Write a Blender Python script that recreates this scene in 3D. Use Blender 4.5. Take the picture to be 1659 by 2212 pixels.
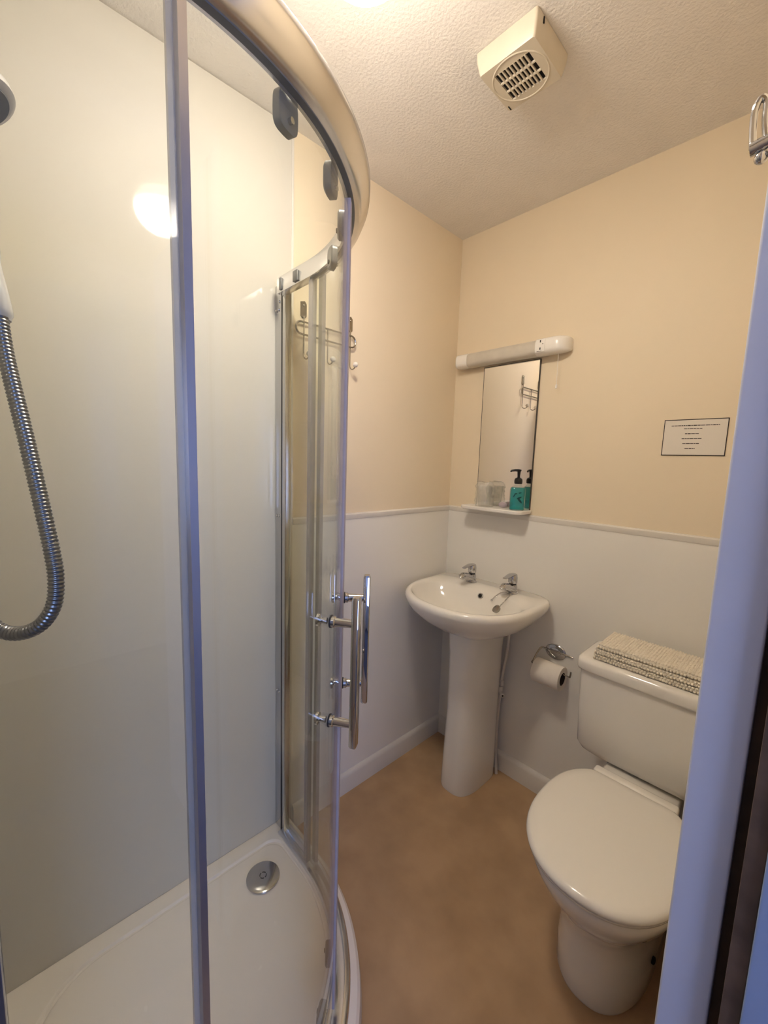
import bpy, bmesh, math, random
from mathutils import Vector, Matrix, noise

random.seed(7)
for o in list(bpy.data.objects):
    bpy.data.objects.remove(o, do_unlink=True)
S = bpy.context.scene
COL = S.collection
PI = math.pi

# ------------------------------------------------------------------ camera
F_PX = 886.82
cam_d = bpy.data.cameras.new('camera')
cam = bpy.data.objects.new('camera', cam_d)
COL.objects.link(cam)
cam_d.sensor_fit = 'VERTICAL'
cam_d.sensor_height = 24.0
cam_d.lens = F_PX / 2212.0 * 24.0
cam_d.clip_start = 0.01
R_ = Vector((0.68658532, 0.72633565, 0.03220438))
U_ = Vector((-0.11137674, 0.06130303, 0.99188566))
D_ = Vector((-0.71846769, 0.68460095, -0.12298666))
M = Matrix((R_, U_, -D_)).transposed().to_4x4()
M.translation = Vector((1.18456, -1.55103, 1.33175))
cam.matrix_world = M
S.camera = cam

# ------------------------------------------------------------------ world, daylight, exposure
LAMP_STRENGTH = 33.5
LAMP_COL = (1.0, 0.885, 0.74)
DAY_COL = (0.40, 0.52, 1.0)
w = bpy.data.worlds.new('sky')
S.world = w
w.use_nodes = True
w.node_tree.nodes['Background'].inputs[0].default_value = (0.35, 0.5, 1.0, 1)
w.node_tree.nodes['Background'].inputs[1].default_value = 1.0
ld = bpy.data.lights.new('window_daylight', 'AREA')
ld.shape = 'RECTANGLE'
ld.size = 1.3
ld.size_y = 1.2
ld.energy = 37.0
ld.color = DAY_COL
lo = bpy.data.objects.new('window_daylight', ld)
COL.objects.link(lo)
lo.location = (3.36, -2.36, 1.45)
lo.rotation_euler = (0, PI / 2, 0)      # shines towards -x, in through the hall window
S.view_settings.view_transform = 'Standard'
S.view_settings.look = 'None'
S.view_settings.gamma = 1.0
S.view_settings.use_curve_mapping = False
S.view_settings.exposure = 0.47

# ------------------------------------------------------------------ materials
def nodes(name):
    m = bpy.data.materials.new(name)
    m.use_nodes = True
    nt = m.node_tree
    return m, nt, nt.nodes['Principled BSDF']

def mat(name, col, rough=0.5, metal=0.0, var=0.0, vscale=6.0, bump=0.0, bscale=60.0, coat=0.0,
        spec=0.5, col2=None, detail=4.0, bdist=0.002, rvar=0.0):
    m, nt, b = nodes(name)
    L = nt.links
    b.inputs['Base Color'].default_value = (*col, 1)
    b.inputs['Roughness'].default_value = rough
    b.inputs['Metallic'].default_value = metal
    b.inputs['Specular IOR Level'].default_value = spec
    if coat:
        b.inputs['Coat Weight'].default_value = coat
        b.inputs['Coat Roughness'].default_value = 0.05
    tc = nt.nodes.new('ShaderNodeTexCoord')
    if var or col2:
        n = nt.nodes.new('ShaderNodeTexNoise')
        n.inputs['Scale'].default_value = vscale
        n.inputs['Detail'].default_value = detail
        L.new(tc.outputs['Object'], n.inputs['Vector'])
        r = nt.nodes.new('ShaderNodeValToRGB')
        c2 = col2 or tuple(c * (1 - var) for c in col)
        r.color_ramp.elements[0].position = 0.33
        r.color_ramp.elements[1].position = 0.67
        r.color_ramp.elements[0].color = (*c2, 1)
        r.color_ramp.elements[1].color = (*col, 1)
        L.new(n.outputs['Fac'], r.inputs['Fac'])
        L.new(r.outputs['Color'], b.inputs['Base Color'])
    if rvar:
        n3 = nt.nodes.new('ShaderNodeTexNoise')
        n3.inputs['Scale'].default_value = 14
        L.new(tc.outputs['Object'], n3.inputs['Vector'])
        mr = nt.nodes.new('ShaderNodeMapRange')
        mr.inputs['To Min'].default_value = max(0.02, rough - rvar)
        mr.inputs['To Max'].default_value = rough + rvar
        L.new(n3.outputs['Fac'], mr.inputs['Value'])
        L.new(mr.outputs['Result'], b.inputs['Roughness'])
    if bump:
        n2 = nt.nodes.new('ShaderNodeTexNoise')
        n2.inputs['Scale'].default_value = bscale
        n2.inputs['Detail'].default_value = 3.0
        L.new(tc.outputs['Object'], n2.inputs['Vector'])
        bp = nt.nodes.new('ShaderNodeBump')
        bp.inputs['Strength'].default_value = bump
        bp.inputs['Distance'].default_value = bdist
        L.new(n2.outputs['Fac'], bp.inputs['Height'])
        L.new(bp.outputs['Normal'], b.inputs['Normal'])
    return m

def clear_mat(name, tint=(0.95, 0.97, 0.95), base=0.04, extra=0.0, extra_col=(0.9, 0.9, 0.9), rough=0.0):
    """thin clear sheet: transparent with Schlick reflection (symmetric for both faces)"""
    m = bpy.data.materials.new(name)
    m.use_nodes = True
    nt = m.node_tree
    L = nt.links
    nt.nodes.remove(nt.nodes['Principled BSDF'])
    out = nt.nodes['Material Output']
    tr = nt.nodes.new('ShaderNodeBsdfTransparent')
    tr.inputs['Color'].default_value = (*tint, 1)
    gl = nt.nodes.new('ShaderNodeBsdfGlossy')
    gl.inputs['Roughness'].default_value = rough
    lw = nt.nodes.new('ShaderNodeLayerWeight')
    lw.inputs['Blend'].default_value = 0.5
    pw = nt.nodes.new('ShaderNodeMath'); pw.operation = 'POWER'; pw.inputs[1].default_value = 5.0
    L.new(lw.outputs['Facing'], pw.inputs[0])
    ma = nt.nodes.new('ShaderNodeMath'); ma.operation = 'MULTIPLY_ADD'
    ma.inputs[1].default_value = 1 - base
    ma.inputs[2].default_value = base
    L.new(pw.outputs[0], ma.inputs[0])
    mx = nt.nodes.new('ShaderNodeMixShader')
    L.new(ma.outputs[0], mx.inputs[0])
    src = tr
    if extra:
        df = nt.nodes.new('ShaderNodeBsdfDiffuse')
        df.inputs['Color'].default_value = (*extra_col, 1)
        m2 = nt.nodes.new('ShaderNodeMixShader')
        m2.inputs[0].default_value = extra
        L.new(tr.outputs[0], m2.inputs[1]); L.new(df.outputs[0], m2.inputs[2])
        src = m2
    L.new(src.outputs[0], mx.inputs[1])
    L.new(gl.outputs[0], mx.inputs[2])
    L.new(mx.outputs[0], out.inputs['Surface'])
    return m

def emit_mat(name, col, strength):
    m, nt, b = nodes(name)
    b.inputs['Base Color'].default_value = (0.9, 0.9, 0.88, 1)
    b.inputs['Emission Color'].default_value = (*col, 1)
    b.inputs['Emission Strength'].default_value = strength
    return m

MT = dict(
    cream=mat('cream_paint', (0.80, 0.68, 0.505), 0.55, var=0.03, vscale=3, bump=0.12, bscale=220, bdist=0.001),
    ceil=mat('textured_white_ceiling', (0.84, 0.80, 0.76), 0.8, var=0.04, vscale=9, bump=0.5, bscale=130, bdist=0.004),
    wains=mat('white_painted_panel', (0.83, 0.80, 0.745), 0.32, var=0.03, vscale=2, rvar=0.05),
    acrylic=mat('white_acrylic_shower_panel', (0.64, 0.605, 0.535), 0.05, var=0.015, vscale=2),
    frame=mat('daylight_tinted_frame_paint', (0.66, 0.67, 0.76), 0.3, var=0.05, vscale=8),  # pale lining with the hall's bluish daylight tinted into its colour
    door_daylit=mat('daylight_blue_door_paint', (0.34, 0.44, 0.68), 0.45, var=0.05, vscale=8),  # blue of the daylight on the leaf is put into this base colour
    gloss=mat('white_gloss_paint', (0.74, 0.70, 0.64), 0.25, var=0.04, vscale=8),
    floor=mat('brown_mottled_vinyl', (0.52, 0.335, 0.185), 0.42, col2=(0.40, 0.25, 0.135), vscale=7, detail=6, bump=0.08, bscale=300, bdist=0.0006, rvar=0.08),
    china=mat('white_vitreous_china', (0.82, 0.785, 0.72), 0.08, var=0.02, vscale=3, coat=0.4),
    seat=mat('white_toilet_seat_plastic', (0.83, 0.79, 0.72), 0.16, var=0.015, vscale=3),
    tray=mat('white_shower_tray', (0.88, 0.81, 0.74), 0.25, var=0.02, vscale=4, rvar=0.05),
    chrome=mat('polished_chrome', (0.55, 0.55, 0.56), 0.04, 1.0, rvar=0.02),
    satin=mat('satin_chrome', (0.58, 0.57, 0.56), 0.16, 1.0, rvar=0.05),
    rail=mat('polished_aluminium', (0.80, 0.80, 0.81), 0.22, 1.0, rvar=0.05),
    dark=mat('dark_rubber', (0.02, 0.02, 0.022), 0.5, var=0.2),
    grey=mat('grey_roller_plastic', (0.16, 0.165, 0.165), 0.35, var=0.2),
    black=mat('black_plastic', (0.008, 0.008, 0.008), 0.35, var=0.2),
    plastic=mat('white_plastic', (0.86, 0.83, 0.78), 0.25, var=0.02),
    fan=mat('aged_white_plastic', (0.68, 0.61, 0.49), 0.35, var=0.05, vscale=12),
    void=mat('inside_shade', (0.006, 0.005, 0.004), 0.9, var=0.3),  # near-black in place of the shade within openings
    mirror=mat('mirror_glass', (0.86, 0.86, 0.82), 0.012, 1.0, rvar=0.004),
    mirror_edge=mat('mirror_edge', (0.05, 0.04, 0.03), 0.4, var=0.2),
    seal=mat('grey_magnetic_seal', (0.46, 0.42, 0.47), 0.55, var=0.1, vscale=30, spec=0.2),
    post=mat('brushed_grey_strip', (0.55, 0.53, 0.55), 0.36, 1.0, rvar=0.05),
    wire=mat('bronze_steel_wire', (0.36, 0.33, 0.29), 0.25, 1.0, rvar=0.05),
    ball=mat('white_ceramic_ball', (0.78, 0.72, 0.64), 0.2, var=0.03),
    paper=mat('white_tissue_paper', (0.82, 0.76, 0.68), 0.9, var=0.04, vscale=30, bump=0.2, bscale=250),
    core=mat('brown_card_core', (0.06, 0.04, 0.03), 0.9, var=0.2),
    mattow=mat('cream_chenille', (0.80, 0.73, 0.61), 0.95, var=0.08, vscale=60),
    note=mat('white_notice_paper', (0.74, 0.68, 0.60), 0.6, var=0.02),
    ink=mat('black_ink', (0.02, 0.012, 0.012), 0.7, var=0.2),
    brown=mat('brown_door_edge', (0.16, 0.10, 0.065), 0.6, var=0.35, vscale=30),
    leaf=mat('dark_green_leaf_print', (0.0, 0.045, 0.045), 0.5, var=0.2),
    hose=mat('grey_metal_hose', (0.24, 0.24, 0.25), 0.3, 1.0, rvar=0.05),
    showerp=mat('pale_grey_shower_plastic', (0.62, 0.60, 0.57), 0.2, var=0.04),
    hallw=mat('hall_wall_paint', (0.62, 0.62, 0.62), 0.7, var=0.04),
    hallf=mat('hall_carpet', (0.10, 0.10, 0.13), 0.95, var=0.3, vscale=80),
    pipe=mat('white_painted_pipe', (0.66, 0.62, 0.56), 0.35, var=0.05),
    soap=mat('lilac_wrapped_soap', (0.45, 0.38, 0.42), 0.35, var=0.1),
    diffuser=mat('ribbed_prismatic_diffuser', (0.60, 0.55, 0.47), 0.3, var=0.08, vscale=30, bump=0.4, bscale=90),
)
MT['glass'] = clear_mat('clear_shower_glass', (0.968, 0.985, 0.968), 0.03)
MT['wrap'] = clear_mat('crinkled_clear_wrap', (0.97, 0.97, 0.96), 0.07, 0.22, (0.97, 0.95, 0.90), 0.12)
MT['tumbler'] = clear_mat('clear_plastic_tumbler', (0.98, 0.98, 0.97), 0.05, 0.04)
MT['bottle'] = clear_mat('clear_bottle_plastic', (0.93, 0.96, 0.95), 0.04)
MT['pane'] = clear_mat('window_pane_glass', (0.97, 0.98, 0.98), 0.04)
MT['clearseal'] = clear_mat('clear_edge_seal', (0.80, 0.80, 0.82), 0.05, 0.35, (0.62, 0.60, 0.64), 0.2)
MT['globe'] = emit_mat('lit_opal_globe', LAMP_COL, LAMP_STRENGTH)
# globe emission shaped to favour the underside, brightening floor and tray over upper walls
_nt = MT['globe'].node_tree
_geo = _nt.nodes.new('ShaderNodeNewGeometry')
_sep = _nt.nodes.new('ShaderNodeSeparateXYZ')
_nt.links.new(_geo.outputs['Normal'], _sep.inputs[0])
_mr = _nt.nodes.new('ShaderNodeMapRange')
_mr.inputs['From Min'].default_value = 0.15
_mr.inputs['From Max'].default_value = -1.0
_mr.inputs['To Min'].default_value = LAMP_STRENGTH * 0.14
_mr.inputs['To Max'].default_value = LAMP_STRENGTH * 3.1
_nt.links.new(_sep.outputs['Z'], _mr.inputs['Value'])
_nt.links.new(_mr.outputs['Result'], _nt.nodes['Principled BSDF'].inputs['Emission Strength'])
# teal liquid: tinted see-through volume built as a thin tinted skin
MT['liquid'] = clear_mat('teal_soap_liquid', (0.20, 0.68, 0.68), 0.02, 0.30, (0.05, 0.47, 0.50), 0.2)

# ------------------------------------------------------------------ helpers
WO = {}

def link(o, parent, origin):
    COL.objects.link(o)
    if parent is not None:
        o.parent = parent
        o.location = origin - WO[parent]
    else:
        o.location = origin
    WO[o] = origin.copy()

def obj(name, bm, material, parent=None, origin=None, smooth=35, kind=None, label=None):
    bmesh.ops.recalc_face_normals(bm, faces=bm.faces[:])
    if origin is None:
        if parent is not None:
            origin = WO[parent]
        else:
            xs = [v.co for v in bm.verts]
            mn = Vector([min(v[i] for v in xs) for i in range(3)])
            mx = Vector([max(v[i] for v in xs) for i in range(3)])
            origin = Vector(((mn.x + mx.x) / 2, (mn.y + mx.y) / 2, mn.z))
    origin = Vector(origin)
    bmesh.ops.translate(bm, verts=bm.verts[:], vec=-origin)
    me = bpy.data.meshes.new(name)
    bm.to_mesh(me)
    bm.free()
    me.materials.append(material)
    if smooth:
        for p in me.polygons:
            p.use_smooth = True
        me.set_sharp_from_angle(angle=math.radians(smooth))
    o = bpy.data.objects.new(name, me)
    link(o, parent, origin)
    if kind:
        o['kind'] = kind
    if label:
        o['label'] = label
    return o

def thing(name, loc, label, cat, group=None):
    o = bpy.data.objects.new(name, None)
    o.empty_display_size = 0.05
    link(o, None, Vector(loc))
    return tag(o, label, cat, group)

def tag(o, label, cat, group=None):
    o['label'] = label
    o['category'] = cat
    if group:
        o['group'] = group
    return o

def BM():
    return bmesh.new()

def box(bm, x0, x1, y0, y1, z0, z1, bev=0.0, seg=2):
    m = Matrix.Translation(((x0 + x1) / 2, (y0 + y1) / 2, (z0 + z1) / 2)) @ Matrix.Diagonal((x1 - x0, y1 - y0, z1 - z0, 1))
    r = bmesh.ops.create_cube(bm, size=1.0, matrix=m)
    if bev:
        vs = r['verts']
        es = list({e for v in vs for e in v.link_edges})
        bmesh.ops.bevel(bm, geom=es, offset=bev, segments=seg, affect='EDGES', profile=0.5)
    return bm

def bxm(*a, **k):
    return box(BM(), *a, **k)

def loft(bm, rings, cap0=True, cap1=True, closed=True):
    vr = [[bm.verts.new(p) for p in r] for r in rings]
    n = len(vr[0])
    for a, b in zip(vr, vr[1:]):
        for i in range(n if closed else n - 1):
            j = (i + 1) % n
            bm.faces.new((a[i], a[j], b[j], b[i]))
    if cap0:
        bm.faces.new(vr[0][::-1])
    if cap1:
        bm.faces.new(vr[-1])
    return bm

def tube(bm, pts, r, n=10, closed=False, flat=None):
    pts = [Vector(p) for p in pts]
    m = len(pts)
    rad = r if isinstance(r, (list, tuple)) else [r] * m
    rings = []
    prev = None
    for i, p in enumerate(pts):
        if closed:
            t = (pts[(i + 1) % m] - pts[i - 1]).normalized()
        else:
            t = (pts[min(i + 1, m - 1)] - pts[max(i - 1, 0)]).normalized()
        if prev is None:
            a = Vector((0, 0, 1)) if abs(t.z) < 0.9 else Vector((1, 0, 0))
            u = (a - t * a.dot(t)).normalized()
        else:
            u = (prev - t * prev.dot(t)).normalized()
        prev = u
        v = t.cross(u)
        rings.append([p + (u * math.cos(2 * PI * k / n) + v * math.sin(2 * PI * k / n) * (flat or 1)) * rad[i] for k in range(n)])
    if closed:
        rings.append(rings[0])
        vr = [[bm.verts.new(q) for q in rr] for rr in rings[:-1]]
        for i in range(m):
            a, b = vr[i], vr[(i + 1) % m]
            for k in range(n):
                bm.faces.new((a[k], a[(k + 1) % n], b[(k + 1) % n], b[k]))
        return bm
    return loft(bm, rings)

def lathe(bm, prof, c=(0, 0, 0), axis=(0, 0, 1), n=32, sx=1.0, sy=1.0):
    """prof: (r, h) pairs along axis"""
    ax = Vector(axis).normalized()
    a = Vector((0, 0, 1)) if abs(ax.z) < 0.9 else Vector((1, 0, 0))
    u = (a - ax * a.dot(ax)).normalized()
    v = ax.cross(u)
    c = Vector(c)
    rings = []
    for r, h in prof:
        r = max(r, 1e-4)
        rings.append([c + ax * h + (u * math.cos(2 * PI * k / n) * sx + v * math.sin(2 * PI * k / n) * sy) * r for k in range(n)])
    return loft(bm, rings)

def sphere(bm, c, r, n=20, s=(1, 1, 1)):
    bmesh.ops.create_uvsphere(bm, u_segments=n, v_segments=max(6, n // 2), radius=1.0,
                              matrix=Matrix.Translation(c) @ Matrix.Diagonal((r * s[0], r * s[1], r * s[2], 1)))
    return bm

def dring(cx, z, a, ym, yf, yb, ef=2.2, eb=4.0, n=72, zf=None):
    """closed ring: wide axis x, front towards -y, superellipse exponent per half"""
    out = []
    for k in range(n):
        t = 2 * PI * k / n
        c, s = math.cos(t), math.sin(t)
        e = ef if s < 0 else eb
        x = cx + a * math.copysign(abs(c) ** (2 / e), c)
        y = ym + (ym - yf if s < 0 else yb - ym) * math.copysign(abs(s) ** (2 / e), s)
        out.append(Vector((x, y, z if zf is None else zf(x, y))))
    return out

def smooth_path(pts, n=8, closed=False):
    """Catmull-Rom"""
    P = [Vector(p) for p in pts]
    out = []
    m = len(P)
    for i in range(m - 1):
        p0, p1, p2, p3 = P[max(i - 1, 0)], P[i], P[i + 1], P[min(i + 2, m - 1)]
        for k in range(n):
            t = k / n
            out.append(0.5 * ((2 * p1) + (p2 - p0) * t + (2 * p0 - 5 * p1 + 4 * p2 - p3) * t * t + (3 * p1 - p0 - 3 * p2 + p3) * t ** 3))
    out.append(P[-1])
    return out

def at(px, py, depth):
    """point at a given distance in front of the camera, for reading positions off the photograph"""
    return M.translation + D_ * depth + R_ * ((px - 829.5) * depth / F_PX) - U_ * ((py - 1106) * depth / F_PX)

# ------------------------------------------------------------------ the room
H = 2.30
YC = -1.635      # shower end wall
XE = 1.130       # wall with the doorway
YJ = -1.084      # door jamb
DADO = 1.1355
obj('floor', bxm(-0.1, 1.24, -2.0, 0.1, -0.06, 0.0), MT['floor'], kind='structure')
obj('ceiling', bxm(-0.1, 1.24, -2.0, 0.1, H, H + 0.08), MT['ceil'], kind='structure')
wl = obj('wall_left', bxm(-0.1, 0.0, -2.0, 0.1, 0, H), MT['cream'], kind='structure')
wb = obj('wall_back', bxm(0.0, 1.24, 0.0, 0.1, 0, H), MT['cream'], kind='structure')
wr = obj('wall_right', bxm(XE, 1.17, YJ + 0.03, 0.0, 0, H), MT['cream'], kind='structure')
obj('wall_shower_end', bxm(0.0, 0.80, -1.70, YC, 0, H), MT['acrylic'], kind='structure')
obj('wall_entrance_side', bxm(0.72, 0.80, -1.90, -1.70, 0, H), MT['cream'], kind='structure')
obj('wall_entrance_front', bxm(0.72, 1.17, -2.0, -1.90, 0, H), MT['cream'], kind='structure')
obj('wall_over_door', bxm(XE, 1.24, -1.90, YJ + 0.03, 2.04, H), MT['cream'], kind='structure')
# painted wainscot below the dado and the glossy shower panel
PE = -0.847
obj('wainscot_panel', bxm(0.0, 0.006, PE, -0.006, 0.0, DADO - 0.02), MT['wains'], wl)
obj('wainscot_panel', bxm(0.0, XE, -0.006, 0.0, 0.0, DADO - 0.02), MT['wains'], wb)
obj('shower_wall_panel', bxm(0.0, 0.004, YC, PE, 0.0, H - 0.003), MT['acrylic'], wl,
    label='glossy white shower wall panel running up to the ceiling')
obj('panel_edge_trim', bxm(0.0, 0.0065, PE - 0.004, PE + 0.003, 0.0, H - 0.003, bev=0.001), MT['gloss'], wl)
def dado(bm, along):
    # rounded dado strip: profile (out, z)
    prof = [(0.0, -0.022), (0.0075, -0.022), (0.0095, -0.018), (0.0095, -0.004), (0.006, 0.0), (0.0, 0.001)]
    if along == 'y':
        rings = [[Vector((o, y, DADO + z)) for o, z in prof] for y in (PE + 0.003, 0.0)]
    else:
        rings = [[Vector((x, -o, DADO + z)) for o, z in prof] for x in (0.0, XE)]
    return loft(bm, rings)
obj('trim_1', dado(BM(), 'y'), MT['gloss'], kind='structure')
obj('trim_2', dado(BM(), 'x'), MT['gloss'], kind='structure')
def skirt(bm, along):
    prof = [(0.006, 0.0), (0.018, 0.0), (0.018, 0.068), (0.015, 0.078), (0.009, 0.086), (0.006, 0.087)]
    if along == 'y':
        rings = [[Vector((o, y, z)) for o, z in prof] for y in (-0.84, -0.006)]
    else:
        rings = [[Vector((x, -o, z)) for o, z in prof] for x in (0.006, XE)]
    return loft(bm, rings)
obj('baseboard_left', skirt(BM(), 'y'), MT['gloss'], kind='structure')
obj('baseboard_back', skirt(BM(), 'x'), MT['gloss'], kind='structure')

# doorway: lining, rebate, door leaf swung out into the hall
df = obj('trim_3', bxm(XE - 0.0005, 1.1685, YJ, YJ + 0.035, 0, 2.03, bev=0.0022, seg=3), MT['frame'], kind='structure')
obj('door_rebate', bxm(1.1685, 1.24, YJ + 0.022, YJ + 0.035, 0, 2.03), MT['brown'], df)
obj('door_head', bxm(XE - 0.0005, 1.24, -1.90, YJ, 2.0, 2.04, bev=0.002), MT['gloss'], df)
obj('door_jamb', bxm(XE - 0.0005, 1.24, -1.90, -1.865, 0, 2.0, bev=0.002), MT['gloss'], df)
dl = obj('door_1', bxm(1.190, 1.90, -1.106, -1.068, 0.006, 1.99, bev=0.002), MT['door_daylit'], kind='structure')
obj('edge_lipping', bxm(1.1765, 1.190, -1.100, -1.068, 0.006, 1.99, bev=0.001), MT['brown'], dl)
for z in (0.25, 1.75):
    b = BM(); lathe(b, [(0.006, 0), (0.006, 0.09)], (1.172, YJ + 0.008, z), n=12)
    obj('hinge', b, MT['satin'], dl)

# hall beyond the doorway, with the window the daylight comes from
obj('floor_hall', bxm(1.24, 3.3, -3.2, 0.0, -0.06, 0.0), MT['hallf'], kind='structure')
obj('ceiling_hall', bxm(1.24, 3.4, -3.2, 0.1, 2.4, 2.48), MT['hallw'], kind='structure')
obj('wall_hall_back', bxm(1.24, 3.3, 0.0, 0.1, 0, 2.4), MT['hallw'], kind='structure')
obj('wall_hall_front', bxm(0.72, 3.3, -3.3, -3.2, 0, 2.4), MT['hallw'], kind='structure')
obj('wall_hall_left', bxm(0.62, 0.72, -3.3, -2.0, 0, 2.4), MT['hallw'], kind='structure')
obj('ceiling_hall_side', bxm(0.72, 1.24, -3.2, -2.0, 2.4, 2.48), MT['hallw'], kind='structure')
obj('floor_hall_side', bxm(0.72, 1.24, -3.2, -2.0, -0.06, 0.0), MT['hallf'], kind='structure')
wy0, wy1, wz0, wz1 = -3.01, -1.71, 0.85, 2.05
b = BM()
box(b, 3.3, 3.4, -3.3, wy0, 0, 2.4); box(b, 3.3, 3.4, wy1, 0.1, 0, 2.4)
box(b, 3.3, 3.4, wy0, wy1, 0, wz0); box(b, 3.3, 3.4, wy0, wy1, wz1, 2.4)
obj('wall_hall_right', b, MT['hallw'], kind='structure')
b = BM()
for a in ((wy0, wy0 + 0.05, wz0, wz1), (wy1 - 0.05, wy1, wz0, wz1), (wy0 + 0.05, wy1 - 0.05, wz0, wz0 + 0.05), (wy0 + 0.05, wy1 - 0.05, wz1 - 0.05, wz1)):
    box(b, 3.31, 3.35, *a)
wi = obj('window_1', b, MT['gloss'], kind='structure')
obj('pane', bxm(3.327, 3.333, wy0 + 0.05, wy1 - 0.05, wz0 + 0.05, wz1 - 0.05), MT['pane'], wi)

# ------------------------------------------------------------------ ceiling lamp (its light lives here)
LX, LY, LZ = 0.565, -1.05, 2.205
lamp = thing('ceiling_lamp', (LX, LY, H), 'lit round opal globe lamp on the ceiling above the shower rail', 'lamp')
b = BM(); lathe(b, [(0.088, 0), (0.088, 0.014), (0.080, 0.024), (0.062, 0.03), (0.056, 0.045)], (LX, LY, H - 0.0005), (0, 0, -1), n=40)
obj('base', b, MT['plastic'], lamp)
obj('globe', sphere(BM(), (LX, LY, LZ), 0.088, 40, (1, 1, 0.86)), MT['globe'], lamp, label='glowing opal globe')

# ------------------------------------------------------------------ extractor fan
FX, FY = 0.588, -0.578
fan = thing('extractor_fan', (FX, FY, H), 'square cream extractor fan with slotted grille on the ceiling', 'fan')
def sq(h, z, rr=0.006, n=6):
    out = []
    for cx, cy, a0 in ((1, 1, 0), (-1, 1, 90), (-1, -1, 180), (1, -1, 270)):
        for k in range(n + 1):
            a = math.radians(a0 + 90 * k / n)
            out.append(Vector((FX + cx * (h - rr) + rr * math.cos(a), FY + cy * (h - rr) + rr * math.sin(a), z)))
    return out
gh = 0.0425
# housing: skirt, front face with square grille opening
def sq_hole(h, z, n=6):
    # sample a square with as many points as sq() so the face ring lofts cleanly
    out = []
    for cx, cy in ((1, 1), (-1, 1), (-1, -1), (1, -1)):
        for k in range(n + 1):
            out.append(Vector((FX + cx * h, FY + cy * h, z)) + Vector((-cy * 0.0001 * (k - n / 2) * cx * cy, 0.0001 * (k - n / 2) * cx * 1, 0)))
    return out
b = BM()
loft(b, [sq(0.0775, H - 0.001), sq(0.076, H - 0.02), sq(0.0705, H - 0.044), sq(0.0685, H - 0.048, 0.006), sq(gh + 0.0012, H - 0.048, 0.002), sq(gh + 0.0012, H - 0.043, 0.002)], cap0=True, cap1=True)
obj('housing', b, MT['fan'], fan)
obj('inside_shade', bxm(FX - gh, FX + gh, FY - gh, FY + gh, H - 0.0445, H - 0.0432), MT['void'], fan)  # dark sheet close behind the bars, painted as the shade inside the fan
# slightly domed raised ring round the grille
b = BM()
ring = [Vector((FX + 0.064 * math.cos(2 * PI * k / 64), FY + 0.064 * math.sin(2 * PI * k / 64), H - 0.0466)) for k in range(64)]
tube(b, ring, 0.0028, 8, closed=True)
obj('raised_ring', b, MT['fan'], fan)
# bars of the grille: 3 rows (slots longer in y) of 9 slots
for i in range(8):
    x = FX - gh + (i + 1) * 2 * gh / 9
    obj('grille_bar', bxm(x - 0.0016, x + 0.0016, FY - gh - 0.002, FY + gh + 0.002, H - 0.0488, H - 0.0446), MT['fan'], fan)
for j in range(2):
    y = FY - gh + (j + 1) * 2 * gh / 3
    obj('grille_bar', bxm(FX - gh - 0.002, FX + gh + 0.002, y - 0.0018, y + 0.0018, H - 0.0490, H - 0.0446), MT['fan'], fan)
obj('screw_slot', bxm(FX - 0.064, FX - 0.061, FY + 0.052, FY + 0.066, H - 0.0484, H - 0.04), MT['void'], fan)
obj('screw_slot', bxm(FX + 0.0755, FX + 0.0785, FY - 0.05, FY - 0.046, H - 0.016, H - 0.004), MT['void'], fan)

# ------------------------------------------------------------------ shower tray
CX, CY = 0.21, -1.392      # centre of the quadrant's curve
def stations(t0, t1, n_arc=48):
    """t<0: straight run off the end wall, 0..1: quarter arc, >1: straight run to the left wall"""
    ts = set([t0, t1])
    for k in range(n_arc + 1):
        ts.add(k / n_arc)
    ts = sorted(t for t in ts if t0 <= t <= t1)
    out = []
    for t in ts:
        if t < 0:
            out.append((Vector((CX, CY + t)), Vector((1, 0))))
        elif t <= 1:
            a = t * PI / 2
            out.append((Vector((CX, CY)), Vector((math.cos(a), math.sin(a)))))
        else:
            out.append((Vector((CX - (t - 1), CY)), Vector((0, 1))))
    return out
def sweep(bm, prof, t0, t1, n_arc=48):
    rings = []
    for base, nrm in stations(t0, t1, n_arc):
        rings.append([Vector((base.x + nrm.x * r, base.y + nrm.y * r, z)) for r, z in prof])
    return loft(bm, rings)
T0, T1 = -(CY - YC), 1 + CX      # full run from end wall to left wall
G = 0.0045
tray = thing('shower_tray', (0.35, -1.25, 0), 'white curved quadrant shower tray with round chrome waste', 'shower tray')
def tray_outline(off_r, off_w, z, corner=0.0):
    """outline of the tray; off_r: radius of front curve, off_w: inset from the walls"""
    pts = []
    x0, y0 = G + off_w, YC + 0.001 + off_w
    n = 10
    # back corner (against both walls)
    if corner:
        for k in range(n + 1):
            a = math.radians(180 + 90 * k / n)
            pts.append((x0 + corner + corner * math.cos(a), y0 + corner + corner * math.sin(a)))
    else:
        pts += [(x0, y0)] * (n + 1)
    # corner at end wall
    rr = 0.045 if off_w > 0.03 else 0.002
    for k in range(n + 1):
        a = math.radians(270 + 90 * k / n)
        pts.append((CX + off_r - rr + rr * math.cos(a), y0 + rr + rr * math.sin(a)))
    for k in range(41):
        a = PI / 2 * k / 40
        pts.append((CX + off_r * math.cos(a), CY + off_r * math.sin(a)))
    for k in range(n + 1):
        a = math.radians(90 + 90 * k / n)
        pts.append((x0 + rr + rr * math.cos(a), CY + off_r - rr + rr * math.sin(a)))
    return [Vector((x, y, z)) for x, y in pts]
b = BM()
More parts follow.
